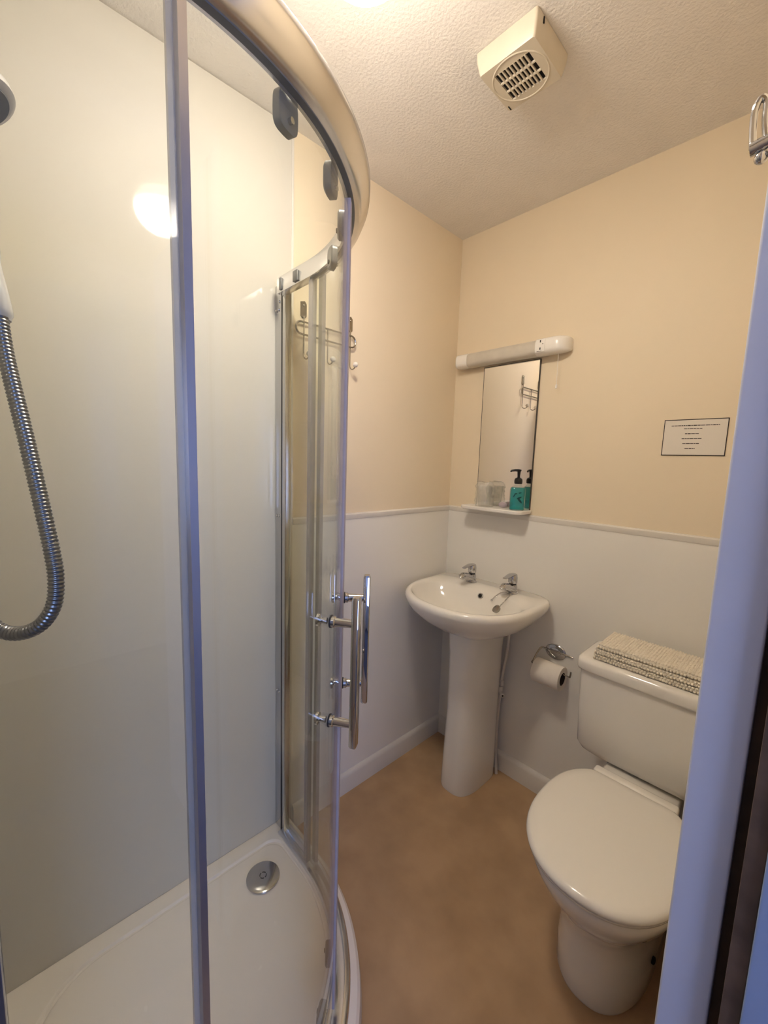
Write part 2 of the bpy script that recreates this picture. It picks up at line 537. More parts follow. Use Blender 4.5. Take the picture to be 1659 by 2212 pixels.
loft(b, [tray_outline(0.540, 0.0, 0.0), tray_outline(0.543, 0.0, 0.012), tray_outline(0.538, 0.0, 0.048), tray_outline(0.531, 0.0, 0.056),
         tray_outline(0.520, 0.003, 0.058),
         tray_outline(0.4685, 0.0455, 0.0578, 0.16), tray_outline(0.4670, 0.0470, 0.0565, 0.16), tray_outline(0.4645, 0.0495, 0.0515, 0.16),
         tray_outline(0.4600, 0.0540, 0.0508, 0.16), tray_outline(0.4570, 0.0570, 0.0535, 0.16), tray_outline(0.4540, 0.0600, 0.0542, 0.16),
         tray_outline(0.33, 0.10, 0.0515, 0.16)])
obj('tray_body', b, MT['tray'], tray, smooth=28)
DX, DY = 0.152, -1.028
b = BM(); lathe(b, [(0.047, 0.0), (0.050, 0.004), (0.049, 0.008), (0.044, 0.0105), (0.02, 0.0115), (0.0, 0.012)], (DX, DY, 0.0520), n=48)
dr = obj('waste_cover', b, MT['satin'], tray, label='round chrome waste cover')
for k in range(4):
    pts = [Vector((DX + 0.0095 * math.cos(a), DY + 0.0095 * math.sin(a), 0.0640)) for a in [math.radians(90 * k + 12 + 66 * j / 6) for j in range(7)]]
    obj('slot', tube(BM(), pts, 0.0011, 6), MT['void'], dr)

# ------------------------------------------------------------------ shower enclosure
enc = thing('shower_enclosure', (0.35, -1.2, 0.058), 'curved glass shower enclosure with chrome rails and sliding doors', 'shower enclosure')
ZB, ZT = 0.058, 1.846
# top rail: flat underside, outer face leaning outwards
obj('top_rail', sweep(BM(), [(0.467, 1.801), (0.491, 1.800), (0.497, 1.806), (0.506, 1.818), (0.512, 1.832), (0.5125, 1.841), (0.509, 1.846), (0.470, 1.846), (0.467, 1.843)], T0, T1 - 0.05), MT['rail'], enc, smooth=50)
obj('rail_groove', sweep(BM(), [(0.474, 1.7985), (0.484, 1.7985), (0.484, 1.8015), (0.474, 1.8015)], 0.0, 1.0), MT['grey'], enc)
# bottom track on the tray
obj('bottom_track', sweep(BM(), [(0.470, 0.0584), (0.514, 0.0584), (0.514, 0.074), (0.508, 0.082), (0.500, 0.083), (0.498, 0.066), (0.474, 0.066), (0.470, 0.064)], T0, T1 - 0.05), MT['rail'], enc, smooth=50)
# wall profile and upright on the left wall
obj('wall_profile', bxm(G, 0.046, CY + 0.486, CY + 0.512, 0.0585, ZT - 0.008, bev=0.0015), MT['chrome'], enc)
obj('upright', bxm(0.0465, 0.066, CY + 0.4845, CY + 0.506, 0.0585, ZT - 0.004, bev=0.002), MT['satin'], enc)
obj('profile_groove', bxm(0.0455, 0.0475, CY + 0.4835, CY + 0.487, 0.06, ZT - 0.012), MT['dark'], enc)
obj('wall_profile', bxm(CX + 0.484, CX + 0.518, YC + 0.0005, YC + 0.042, 0.0585, ZT - 0.008, bev=0.0015), MT['chrome'], enc)
obj('upright', bxm(CX + 0.482, CX + 0.520, YC + 0.0425, YC + 0.062, 0.0585, ZT - 0.004, bev=0.002), MT['satin'], enc)
for x, z in ((0.012, 1.768), (0.026, 1.768), (0.030, 1.79), (0.016, 1.15), (0.03, 1.15), (0.016, 0.56), (0.03, 0.56)):
    b = BM(); lathe(b, [(0.0042, 0), (0.0042, 0.002), (0.003, 0.0035)], (x, CY + 0.486, z), (0, -1, 0), n=12)
    obj('screw', b, MT['satin'], enc)
# fixed panes (outer line of the track)
RF0, RF1 = 0.497, 0.503
obj('fixed_pane', sweep(BM(), [(RF0, 0.083), (RF1, 0.083), (RF1, 1.815), (RF0, 1.815)], 0.98, T1 - 0.066), MT['glass'], enc, label='clear fixed pane by the left wall')
obj('fixed_pane', sweep(BM(), [(RF0, 0.083), (RF1, 0.083), (RF1, 1.815), (RF0, 1.815)], T0 + 0.062, 0.0), MT['glass'], enc, label='clear fixed pane nearest the camera')
# vertical end seals of the fixed panes
obj('pane_end_strip', sweep(BM(), [(0.4945, 0.083), (0.5055, 0.083), (0.5055, 1.812), (0.4945, 1.812)], 0.962, 0.984, 200), MT['clearseal'], enc)
obj('pane_end_strip', sweep(BM(), [(0.493, 0.083), (0.5065, 0.083), (0.5065, 1.812), (0.493, 1.812)], -0.0055, 0.004, 400), MT['post'], enc)
obj('soft_seal', sweep(BM(), [(0.4865, 0.085), (0.4930, 0.085), (0.4930, 1.808), (0.4865, 1.808)], -0.0120, -0.0040, 400), MT['clearseal'], enc)
# sliding doors (inner line), meeting at the seam
SEAM = 0.492
RD0, RD1 = 0.4725, 0.4785
def zz(lo_, hi_, r0=RD0, r1=RD1):
    return [(r0, lo_), (r1, lo_), (r1, hi_), (r0, hi_)]
def sdir(t):
    a = t * PI / 2
    return Vector((math.cos(a), math.sin(a), 0))
def spt(t, r, z):
    d = sdir(t)
    return Vector((CX + d.x * r, CY + d.y * r, z))
def door(t0, t1, seam_t, tail_t, tail_w, handle_t, roller_ts, foot_ts, label):
    d = obj('sliding_door', sweep(BM(), zz(0.088, 1.792), t0, t1, 96), MT['glass'], enc, label=label)
    s = 1 if seam_t > (t0 + t1) / 2 else -1
    obj('magnetic_seal', sweep(BM(), zz(0.088, 1.792, 0.4700, 0.4812), min(seam_t, seam_t - s * 0.011), max(seam_t, seam_t - s * 0.011), 300), MT['seal'], d)
    lo_, hi_ = min(tail_t, tail_t + s * tail_w), max(tail_t, tail_t + s * tail_w)
    obj('tail_seal', sweep(BM(), zz(0.088, 1.795, 0.4708, 0.4850), lo_, hi_, 300), MT['clearseal'], d)
    # handle: bar outside on two standoffs through the glass
    n = sdir(handle_t)
    tng = Vector((-n.y, n.x, 0))
    base = Vector((CX, CY, 0))
    rb = 0.527
    rings = []
    for z, sc in ((0.806, 0.75), (0.810, 1.0), (1.088, 1.0), (1.092, 0.75)):
        rg = []
        for k in range(24):
            a = 2 * PI * k / 24
            cxx = math.copysign(abs(math.cos(a)) ** 0.38, math.cos(a)) * 0.0095 * sc
            syy = math.copysign(abs(math.sin(a)) ** 0.38, math.sin(a)) * 0.0075 * sc
            rg.append(base + n * (rb + syy) + tng * cxx + Vector((0, 0, z)))
        rings.append(rg)
    hb = obj('handle_bar', loft(BM(), rings), MT['chrome'], d)
    for z in (0.850, 1.042):
        c = base + n * 0.0 + Vector((0, 0, z))
        b = BM(); lathe(b, [(0.0105, 0.4815), (0.0105, 0.487), (0.0085, 0.489), (0.0075, 0.522)], c, n, n=20)
        obj('standoff', b, MT['chrome'], d)
        b = BM(); lathe(b, [(0.0118, 0.4788), (0.0118, 0.4815)], c, n, n=20)
        obj('gasket', b, MT['dark'], d)
        b = BM(); lathe(b, [(0.006, 0.4722), (0.005, 0.466), (0.0055, 0.4605), (0.0115, 0.4585), (0.012, 0.4545), (0.008, 0.4525)], c, n, n=20)
        obj('inner_knob', b, MT['chrome'], d)
    # rollers on brackets, top and bottom
    for t, zc, flip in [(t, 1.786, 1) for t in roller_ts] + [(t, 0.115, -1) for t in foot_ts]:
        n2 = sdir(t); t2 = Vector((-n2.y, n2.x, 0))
        rings = []
        for rr, sc in ((0.4660, 0.92), (0.4650, 1.0), (0.4540, 1.0), (0.4510, 0.85)):
            rg = []
            for k in range(24):
                a = 2 * PI * k / 24
                u = math.copysign(abs(math.cos(a)) ** 0.55, math.cos(a)) * 0.019 * sc
                v = math.copysign(abs(math.sin(a)) ** 0.55, math.sin(a)) * 0.024 * sc
                rg.append(base + n2 * rr + t2 * u + Vector((0, 0, zc + v)))
            rings.append(rg)
        rl = obj('roller_bracket', loft(BM(), rings), MT['grey'], d)
        b = BM(); lathe(b, [(0.004, 0.4715), (0.004, 0.4655)], base + Vector((0, 0, zc - flip * 0.012)), n2, n=16)
        obj('roller_pin', b, MT['satin'], d)
        b = BM(); lathe(b, [(0.0045, 0.4505), (0.0045, 0.4488), (0.003, 0.448)], base + Vector((0, 0, zc - flip * 0.010)), n2, n=16)
        obj('roller_screw', b, MT['dark'], d)
door(0.0, SEAM, SEAM - 0.001, 0.0, 0.005, 0.375, (0.215, 0.405), (0.44,), 'clear curved sliding door nearest the camera')
door(SEAM, 1.0, SEAM + 0.001, 1.0, 0.022, 0.55, (0.585, 0.775), (0.60,), 'clear curved sliding door by the left wall')
# clamps in the rail over the fixed panes
obj('pane_clamp', bxm(0.142, 0.166, CY + 0.462, CY + 0.4668, 1.806, 1.834, bev=0.002), MT['grey'], enc)
obj('rail_end_cap', bxm(0.067, 0.078, CY + 0.4635, CY + 0.4668, 1.806, 1.838, bev=0.001), MT['grey'], enc)
obj('pane_clamp', bxm(CX + 0.462, CX + 0.4668, -1.48, -1.455, 1.806, 1.834, bev=0.002), MT['grey'], enc)

# ------------------------------------------------------------------ hand shower and hose on the end wall
HD = 0.455
hp = [at(2, 690, HD), at(0, 662, HD), at(-26, 560, HD), at(-46, 430, HD), at(-58, 300, HD), at(-64, 225, HD)]
hs = thing('hand_shower', (hp[0].x, YC, hp[0].z), 'pale hand shower held on the shower end wall at the left edge', 'shower head')
b = BM(); tube(b, smooth_path(hp, 5), [0.009] * 3 + [0.0105] * 8 + [0.012] * 9 + [0.015] * 6, 16)
obj('handle', b, MT['showerp'], hs)
hc = at(-76, 195, HD)
fdir = Vector((0.18, 0.45, -0.87)).normalized()
b = BM(); lathe(b, [(0.004, -0.022), (0.022, -0.018), (0.040, -0.008), (0.044, 0.002), (0.043, 0.010), (0.036, 0.013)], hc, fdir, n=40)
obj('spray_head', b, MT['showerp'], hs)
b = BM(); lathe(b, [(0.035, 0.0128), (0.034, 0.0145), (0.0, 0.0147)], hc, fdir, n=40)
obj('spray_face', b, MT['grey'], hs)
b = BM()
tube(b, [Vector((hp[2].x - 0.01, YC + 0.001, hp[2].z)), Vector((hp[2].x - 0.005, hp[2].y - 0.02, hp[2].z)), hp[2]], 0.013, 14)
obj('wall_bracket', b, MT['showerp'], hs)
HO = 0.452
ctrl = [at(0, 686, HO), at(6, 730, HO), at(20, 800, HO), at(57, 950, HO), at(92, 1100, HO), at(113, 1195, HO), at(121, 1250, HO), at(117, 1305, HO), at(93, 1345, HO),
        at(55, 1366, HO), at(10, 1365, HO), at(-35, 1335, HO), Vector((0.50, YC + 0.03, 1.18)), Vector((0.49, YC + 0.001, 1.20))]
path = smooth_path(ctrl, 60)
# even spacing
dist = [0.0]
for a_, b_ in zip(path, path[1:]):
    dist.append(dist[-1] + (b_ - a_).length)
step = 0.00105
pts, rads = [], []
i = 0
k = 0
while k * step < dist[-1]:
    s = k * step
    while dist[i + 1] < s:
        i += 1
    f = (s - dist[i]) / max(1e-9, dist[i + 1] - dist[i])
    pts.append(path[i].lerp(path[i + 1], f))
    rads.append((0.0079, 0.0079, 0.0070, 0.0070)[k % 4])
    k += 1
tag(obj('shower_hose', tube(BM(), pts, rads, 12), MT['hose'], smooth=60), 'ribbed grey metal shower hose hanging in a loop behind the glass', 'hose')

# ------------------------------------------------------------------ wire hook rack on the left wall
rk = thing('hook_rack', (0.0, -0.71, 1.645), 'wire coat hook rack with white ball tips on the cream wall behind the glass', 'hook rack')
hooks = (-0.806, -0.714, -0.618)
for y in (hooks[0], hooks[2]):
    b = BM()
    rg = []
    for xx in (0.0005, 0.004):
        rg.append([Vector((xx, y + dy, 1.800 + dz)) for dy, dz in ((-0.011, 0.022), (0.004, 0.026), (0.011, 0.018), (0.011, -0.020), (0.005, -0.026), (-0.005, -0.026), (-0.011, -0.02))])
    loft(b, rg)
    obj('fixing_plate', b, MT['wire'], rk)
    b = BM(); sphere(b, (0.005, y, 1.812), 0.003, 10)
    obj('screw', b, MT['satin'], rk)
b = BM()
lp = []
y0, y1, zc, rr = -0.838, -0.598, 1.741, 0.019
for k in range(13):
    a = math.radians(90 + 180 * k / 12); lp.append(Vector((0.011, y0 + rr + rr * math.cos(a), zc + rr * math.sin(a))))
for k in range(13):
    a = math.radians(270 + 180 * k / 12); lp.append(Vector((0.011, y1 - rr + rr * math.cos(a), zc + rr * math.sin(a))))
tube(b, lp, 0.0031, 10, closed=True)
obj('loop', b, MT['wire'], rk)
for y in hooks:
    top = 1.78 if y != hooks[1] else 1.765
    pts = [Vector((0.0055, y, top)), Vector((0.0065, y, 1.74)), Vector((0.0065, y, 1.69)), Vector((0.0065, y, 1.665))]
    for k in range(1, 9):
        a = math.radians(180 + 150 * k / 8)
        pts.append(Vector((0.0225 + 0.016 * math.cos(a), y, 1.662 + 0.016 * math.sin(a))))
    b = BM(); tube(b, pts, 0.0021, 8)
    hk = obj('hook', b, MT['wire'], rk)
    e = pts[-1]
    obj('ball_tip', sphere(BM(), (e.x + 0.002, y, e.z + 0.006), 0.0092, 16), MT['ball'], hk)

# ------------------------------------------------------------------ mirror, shelf, shaver light
mr = thing('wall_mirror', (0.279, 0, 1.155), 'tall frameless mirror on the cream wall above the basin', 'mirror')
obj('backing', bxm(0.1535, 0.4050, -0.006, -0.0005, 1.150, 1.7400), MT['mirror_edge'], mr)
obj('mirror_glass', bxm(0.157, 0.402, -0.0075, -0.0051, 1.152, 1.737), MT['mirror'], mr)
sh = BM()
def shelf_ring(z, ins):
    out = []
    x0, x1, yf, yb = 0.128 + ins, 0.413 - ins, -0.098 + ins, -0.008
    r = 0.022
    out.append(Vector((x1, yb, z)))
    for k in range(9):
        a = math.radians(0 - 90 * k / 8); out.append(Vector((x1 - r + r * math.cos(a), yf + r + r * math.sin(a), z)))
    for k in range(9):
        a = math.radians(270 - 90 * k / 8); out.append(Vector((x0 + r + r * math.cos(a), yf + r + r * math.sin(a), z)))
    out.append(Vector((x0, yb, z)))
    return out
SZ = 1.156
loft(sh, [shelf_ring(SZ - 0.016, 0.006), shelf_ring(SZ - 0.012, 0.001), shelf_ring(SZ - 0.003, 0.0), shelf_ring(SZ, 0.002)])
shelf = tag(obj('bathroom_shelf', sh, MT['plastic']), 'narrow white shelf with rounded corners under the mirror', 'shelf')

sl = thing('shaver_light', (0.285, 0, 1.735), 'white shaver strip light with socket above the mirror', 'wall light')
def lring(x, hz, d, zc=1.771, e=3.2, n=28):
    # half-rounded cross-section: flat back on the wall
    out = []
    for k in range(n):
        t = 2 * PI * k / n
        c, s = math.cos(t), math.sin(t)
        z = zc + hz * math.copysign(abs(s) ** (2 / e), s)
        y = -0.0005 - (d / 2) - (d / 2) * math.copysign(abs(c) ** (2 / e), c)
        out.append(Vector((x, y, z)))
    return out
b = BM()
loft(b, [lring(0.035, 0.020, 0.045), lring(0.037, 0.027, 0.055), lring(0.043, 0.029, 0.060), lring(0.098, 0.029, 0.060)])
obj('end_cap', b, MT['plastic'], sl)
b = BM()
loft(b, [lring(0.0985, 0.0285, 0.058), lring(0.405, 0.0285, 0.058)])
obj('diffuser', b, MT['diffuser'], sl, label='unlit ribbed clear diffuser')
b = BM()
rs = [lring(0.4055, 0.030, 0.062), lring(0.475, 0.030, 0.062)]
for k in range(1, 9):
    a = PI / 2 * k / 8
    rs.append(lring(0.475 + 0.045 * math.sin(a), 0.030 - 0.010 * (1 - math.cos(a)), 0.062 - 0.045 * (1 - math.cos(a))))
loft(b, rs)
obj('socket_housing', b, MT['plastic'], sl)
sf = obj('shaver_socket', bxm(0.411, 0.444, -0.0645, -0.0615, 1.748, 1.794, bev=0.001), MT['plastic'], sl)
for z in (1.786, 1.760):
    obj('socket_hole', bxm(0.425, 0.429, -0.0652, -0.0643, z - 0.004, z + 0.004), MT['black'], sf)
obj('socket_marking', bxm(0.415, 0.433, -0.0651, -0.0644, 1.7505, 1.752), MT['ink'], sf)
obj('socket_marking', bxm(0.434, 0.4385, -0.0651, -0.0644, 1.775, 1.777), MT['ink'], sf)
b = BM(); tube(b, [Vector((0.482, -0.03, 1.745)), Vector((0.4815, -0.028, 1.69)), Vector((0.482, -0.026, 1.632))], 0.0009, 6)
pc = obj('pull_cord', b, MT['plastic'], sl)
b = BM(); lathe(b, [(0.0012, 0.016), (0.0035, 0.012), (0.0042, 0.003), (0.003, 0.0)], (0.482, -0.026, 1.618), n=14)
obj('cord_toggle', b, MT['plastic'], pc)

# items on the shelf
BX, BY = 0.375, -0.056
sb = thing('soap_bottle', (BX, BY, SZ), 'teal hand soap bottle with black pump on the mirror shelf', 'soap bottle')
def bring(z, hx, hy, e=3.5, n=36):
    out = []
    for k in range(n):
        t = 2 * PI * k / n
        c, s = math.cos(t), math.sin(t)
        out.append(Vector((BX + hx * math.copysign(abs(c) ** (2 / e), c), BY + hy * math.copysign(abs(s) ** (2 / e), s), z)))
    return out
rot = Matrix.Translation((BX, BY, 0)) @ Matrix.Rotation(math.radians(38), 4, 'Z') @ Matrix.Translation((-BX, -BY, 0))
b = BM()
loft(b, [bring(SZ + 0.0004, 0.026, 0.018), bring(SZ + 0.003, 0.029, 0.020), bring(SZ + 0.080, 0.029, 0.020), bring(SZ + 0.088, 0.027, 0.0185, 3), bring(SZ + 0.094, 0.020, 0.015, 2.5), bring(SZ + 0.098, 0.0125, 0.0115, 2), bring(SZ + 0.106, 0.012, 0.011, 2)])
bmesh.ops.transform(b, matrix=rot, verts=b.verts[:])
bt = obj('bottle_body', b, MT['bottle'], sb)
b = BM()
loft(b, [bring(SZ + 0.0035, 0.0265, 0.0175), bring(SZ + 0.082, 0.0268, 0.0178), bring(SZ + 0.090, 0.0240, 0.0165)])
bmesh.ops.transform(b, matrix=rot, verts=b.verts[:])
obj('liquid', b, MT['liquid'], bt)
for (u, v, ang, ln) in ((0.004, 0.050, 25, 0.016), (0.007, 0.039, -50, 0.020), (-0.010, 0.066, 15, 0.010), (0.006, 0.070, 10, 0.009), (-0.016, 0.058, 60, 0.010)):
    b = BM()
    vs = []
    ca, sa = math.cos(math.radians(ang)), math.sin(math.radians(ang))
    ringf, ringb = [], []
    for (du, dv) in ((-0.5, 0), (-0.2, 0.16), (0.2, 0.14), (0.5, 0), (0.2, -0.14), (-0.2, -0.16)):
        uu = u + 1.3 * ln * (du * ca - dv * sa); vv = v + 1.3 * ln * (du * sa + dv * ca)
        ringf.append(Vector((BX + uu, BY - 0.0212, SZ + vv))); ringb.append(Vector((BX + uu, BY - 0.0196, SZ + vv)))
    loft(b, [ringf, ringb])
    bmesh.ops.transform(b, matrix=rot, verts=b.verts[:])
    obj('leaf_print', b, MT['leaf'], bt)
b = BM()
lathe(b, [(0.0135, 0), (0.0150, 0.002), (0.0155, 0.012), (0.014, 0.020), (0.009, 0.0235), (0.0055, 0.024), (0.005, 0.030), (0.0065, 0.048), (0.009, 0.052), (0.009, 0.055), (0.004, 0.057)], (BX, BY, SZ + 0.104), n=28)
pp = obj('pump', b, MT['black'], sb)
b = BM(); tube(b, [Vector((BX, BY, SZ + 0.1565)), Vector((BX - 0.012, BY - 0.010, SZ + 0.157)), Vector((BX - 0.022, BY - 0.018, SZ + 0.1545)), Vector((BX - 0.025, BY - 0.020, SZ + 0.150))], [0.0055, 0.0045, 0.004, 0.0035], 12)
obj('nozzle', b, MT['black'], pp)

# tumbler in a crinkled clear wrapper
TX, TY = 0.222, -0.050
tm = thing('wrapped_tumbler', (TX, TY, SZ), 'clear tumbler in crinkled plastic wrap on the mirror shelf', 'tumbler')
b = BM(); lathe(b, [(0.024, 0.0005), (0.033, 0.085), (0.0322, 0.085), (0.0232, 0.003)], (TX, TY, SZ), n=28)
obj('tumbler', b, MT['tumbler'], tm)
b = BM()
rings = []
for j in range(11):
    z = 0.0012 + 0.102 * j / 10
    rr = []
    for k in range(40):
        a = 2 * PI * k / 40
        r = 0.034 + 0.004 * math.sin(3 * a + j) * (j / 10)
        r += 0.0055 * noise.noise(Vector((math.cos(a) * 3.0, math.sin(a) * 3.0, j * 0.9)))
        if j > 8:
            r *= 0.85 - 0.12 * (j - 9)
        zz_ = z + (0.007 * noise.noise(Vector((math.cos(a) * 2.2, math.sin(a) * 2.2, 5.5))) if j > 7 else 0)
        rr.append(Vector((TX + r * 1.15 * math.cos(a), TY + r * math.sin(a), SZ + zz_)))
    rings.append(rr)
loft(b, rings)
obj('plastic_wrap', b, MT['wrap'], tm, smooth=18)
b = BM(); sphere(b, (0.300, -0.032, SZ + 0.0125), 0.014, 20, (1.35, 0.9, 0.85))
so = obj('soap_bar', b, MT['soap'])
tag(so, 'small lilac wrapped soap beside the teal bottle on the shelf', 'soap')

# ------------------------------------------------------------------ notice
nt_ = thing('wall_notice', (0.909, 0, 1.378), 'framed white paper notice with black text on the cream wall', 'notice')
obj('sheet', bxm(0.831, 0.9875, -0.0015, -0.0003, 1.380, 1.487), MT['note'], nt_)
for a in ((0.830, 0.9885, 1.3785, 1.3805), (0.830, 0.9885, 1.4862, 1.4882), (0.830, 0.8318, 1.3785, 1.4882), (0.9867, 0.9885, 1.3785, 1.4882)):
    obj('border', bxm(a[0], a[1], -0.0024, -0.0004, a[2], a[3]), MT['ink'], nt_)
NW = 0.1565
for (cu, wd, v, th) in ((0.50, 0.76, 0.835, 1.15), (0.475, 0.29, 0.745, 0.95), (0.465, 0.22, 0.605, 1.3), (0.468, 0.315, 0.465, 0.9), (0.463, 0.265, 0.325, 1.1), (0.457, 0.165, 0.19, 1.0)):
    b = BM()
    xx = 0.831 + NW * (cu - wd / 2)
    xe = 0.831 + NW * (cu + wd / 2)
    z = 1.380 + 0.107 * v
    while xx < xe - 0.002:
        wl_ = min(random.uniform(0.004, 0.011), xe - xx)
        hh = random.uniform(0.7, 1.1) * 0.0011 * th
        box(b, xx, xx + wl_, -0.0019, -0.0014, z - hh, z + hh)
        xx += wl_ + 0.0010
    obj('text_line', b, MT['ink'], nt_, smooth=0)

# ------------------------------------------------------------------ basin, pedestal, taps
KX = 0.286
ba = thing('wash_basin', (KX, -0.16, 0), 'white oval wash basin on a full pedestal in the corner', 'wash basin')
b = BM()
loft(b, [
    dring(KX, 0.660, 0.085, -0.15, -0.262, -0.06, 2.4, 3),
    dring(KX, 0.672, 0.115, -0.155, -0.292, -0.05, 2.3, 3),
    dring(KX, 0.700, 0.168, -0.165, -0.348, -0.03, 2.25, 3.5),
    dring(KX, 0.735, 0.215, -0.175, -0.402, -0.010, 2.2, 4),
    dring(KX, 0.770, 0.245, -0.185, -0.437, -0.007, 2.2, 5),
    dring(KX, 0.798, 0.259, -0.188, -0.453, -0.007, 2.2, 6),
    dring(KX, 0.812, 0.261, -0.19, -0.455, -0.007, 2.2, 6),
    dring(KX, 0.821, 0.257, -0.19, -0.450, -0.008, 2.2, 6),
    dring(KX, 0.825, 0.250, -0.19, -0.442, -0.010, 2.2, 6),
    dring(KX, 0.8245, 0.238, -0.20, -0.430, -0.080, 2.2, 3),
    dring(KX, 0.821, 0.229, -0.23, -0.421, -0.118, 2.2, 2.5),
    dring(KX, 0.812, 0.222, -0.235, -0.413, -0.126, 2.2, 2.4),
    dring(KX, 0.785, 0.207, -0.24, -0.395, -0.138, 2.2, 2.4),
    dring(KX, 0.745, 0.172, -0.245, -0.358, -0.158, 2.1, 2.2),
    dring(KX, 0.715, 0.11, -0.245, -0.312, -0.185, 2, 2),
    dring(KX, 0.706, 0.05, -0.245, -0.275, -0.215, 2, 2),
    dring(KX, 0.704, 0.02, -0.245, -0.262, -0.228, 2, 2)])
bowl = obj('basin_bowl', b, MT['china'], ba, smooth=70)
b = BM(); lathe(b, [(0.021, 0), (0.022, 0.002), (0.017, 0.0035), (0.0, 0.002)], (KX, -0.245, 0.7045), n=28)
obj('waste_ring', b, MT['chrome'], bowl)
on = Vector((0, -0.93, 0.37)).normalized()
oc = Vector((KX, -0.1335, 0.797))
b = BM(); lathe(b, [(0.0125, -0.004), (0.0125, 0.002), (0.0085, 0.003), (0.008, 0.0)], oc, on, n=28)
obj('overflow_ring', b, MT['chrome'], bowl)
b = BM(); lathe(b, [(0.0079, -0.001), (0.0079, 0.0012)], oc, on, n=20)
obj('overflow_hole', b, MT['void'], bowl)
b = BM()
loft(b, [dring(KX, 0.0, 0.0757, -0.14, -0.281, -0.045, 2.9, 6), dring(KX, 0.012, 0.0774, -0.14, -0.283, -0.045, 2.9, 6), dring(KX, 0.12, 0.0765, -0.14, -0.279, -0.045, 2.8, 6),
         dring(KX, 0.35, 0.0748, -0.14, -0.270, -0.045, 2.6, 6), dring(KX, 0.58, 0.0791, -0.14, -0.274, -0.045, 2.5, 6), dring(KX, 0.655, 0.0834, -0.14, -0.280, -0.045, 2.5, 6), dring(KX, 0.666, 0.0791, -0.14, -0.274, -0.045, 2.5, 6)])
obj('pedestal', b, MT['china'], ba, smooth=60)

def tap(x, y, label):
    z0 = 0.8250
    t = thing('pillar_tap', (x, y, z0), label, 'tap')
    b = BM(); lathe(b, [(0.0225, 0), (0.0225, 0.004), (0.0195, 0.007), (0.0185, 0.03), (0.0165, 0.036)], (x, y, z0), n=28)
    obj('tap_body', b, MT['chrome'], t)
    b = BM(); tube(b, smooth_path([Vector((x, y + 0.004, z0 + 0.018)), Vector((x, y - 0.020, z0 + 0.024)), Vector((x, y - 0.050, z0 + 0.034)), Vector((x, y - 0.070, z0 + 0.037)), Vector((x, y - 0.079, z0 + 0.029))], 5),
                    [0.0175] * 5 + [0.0165] * 5 + [0.0150] * 5 + [0.0130] * 4 + [0.0105] * 2, 18)
    obj('spout', b, MT['chrome'], t)
    b = BM(); lathe(b, [(0.0145, 0.0355), (0.0145, 0.043)], (x, y, z0), n=24)
    obj('black_collar', b, MT['black'], t)
    b = BM(); lathe(b, [(0.0165, 0.0425), (0.018, 0.046), (0.018, 0.066), (0.0155, 0.075), (0.009, 0.0805), (0.0, 0.082)], (x, y, z0), n=28)
    hd = obj('handle_cap', b, MT['chrome'], t)
    b = BM()
    pts = smooth_path([Vector((x, y + 0.006, z0 + 0.075)), Vector((x, y - 0.018, z0 + 0.0775)), Vector((x, y - 0.044, z0 + 0.074)), Vector((x, y - 0.064, z0 + 0.071))], 5)
    rings = []
    for i, p in enumerate(pts):
        f = i / (len(pts) - 1)
        wd = 0.0155 - 0.007 * f
        th = 0.0065 - 0.0035 * f
        rings.append([p + Vector((wd * math.cos(2 * PI * k / 16), 0, th * math.sin(2 * PI * k / 16))) for k in range(16)])
    loft(b, rings)
    obj('lever', b, MT['chrome'], hd)
tap(0.199, -0.075, 'chrome lever pillar tap nearer the corner on the basin')
tap(0.392, -0.075, 'chrome lever pillar tap with plug chain on the basin')

# plug on a ball chain, draped from the right tap into the bowl
pg = thing('basin_plug', (0.395, -0.19, 0.79), 'small dark plug on a metal chain hanging from the right tap', 'plug')
def chain_links(bm, pts, r=0.0033):
    n = len(pts)
    for i in range(n - 1):
        a, c = pts[i], pts[i + 1]
        mid = (a + c) / 2
        t = (c - a).normalized()
        q = Vector((0, 0, 1)) if abs(t.z) < 0.8 else Vector((1, 0, 0))
        u = (q - t * q.dot(t)).normalized()
        v = t.cross(u)
        if i % 2:
            u = v
        ring = [mid + t * math.cos(2 * PI * k / 10) * r * 1.35 + u * math.sin(2 * PI * k / 10) * r * 0.75 for k in range(10)]
        tube(bm, ring, 0.0008, 5, closed=True)
def resample(pts, ds):
    out = [pts[0]]
    acc = 0
    for a, c in zip(pts, pts[1:]):
        d = (c - a).length
        while acc + d >= ds:
            f = (ds - acc) / d
            a = a.lerp(c, f)
            out.append(a.copy())
            d = (c - a).length
            acc = 0
        acc += d
    return out
b = BM()
p1 = smooth_path([Vector((0.402, -0.100, 0.831)), Vector((0.405, -0.118, 0.826)), Vector((0.405, -0.150, 0.811)), Vector((0.401, -0.185, 0.793))], 20)
chain_links(b, resample(p1, 0.0058))
obj('chain', b, MT['satin'], pg)
b = BM()
p2 = smooth_path([Vector((0.380, -0.096, 0.831)), Vector((0.367, -0.112, 0.828)), Vector((0.355, -0.134, 0.814)), Vector((0.349, -0.150, 0.800))], 20)
chain_links(b, resample(p2, 0.0058))
ch2 = obj('chain', b, MT['satin'], pg)
obj('end_ball', sphere(BM(), p2[-1], 0.0045, 14), MT['satin'], ch2)
pn = Vector((-0.35, -0.55, 0.62)).normalized()
b = BM(); lathe(b, [(0.014, -0.008), (0.0165, 0.0), (0.0165, 0.003), (0.010, 0.006), (0.0, 0.0065)], (0.398, -0.197, 0.789), pn, n=28)
obj('plug', b, MT['wire'], pg)

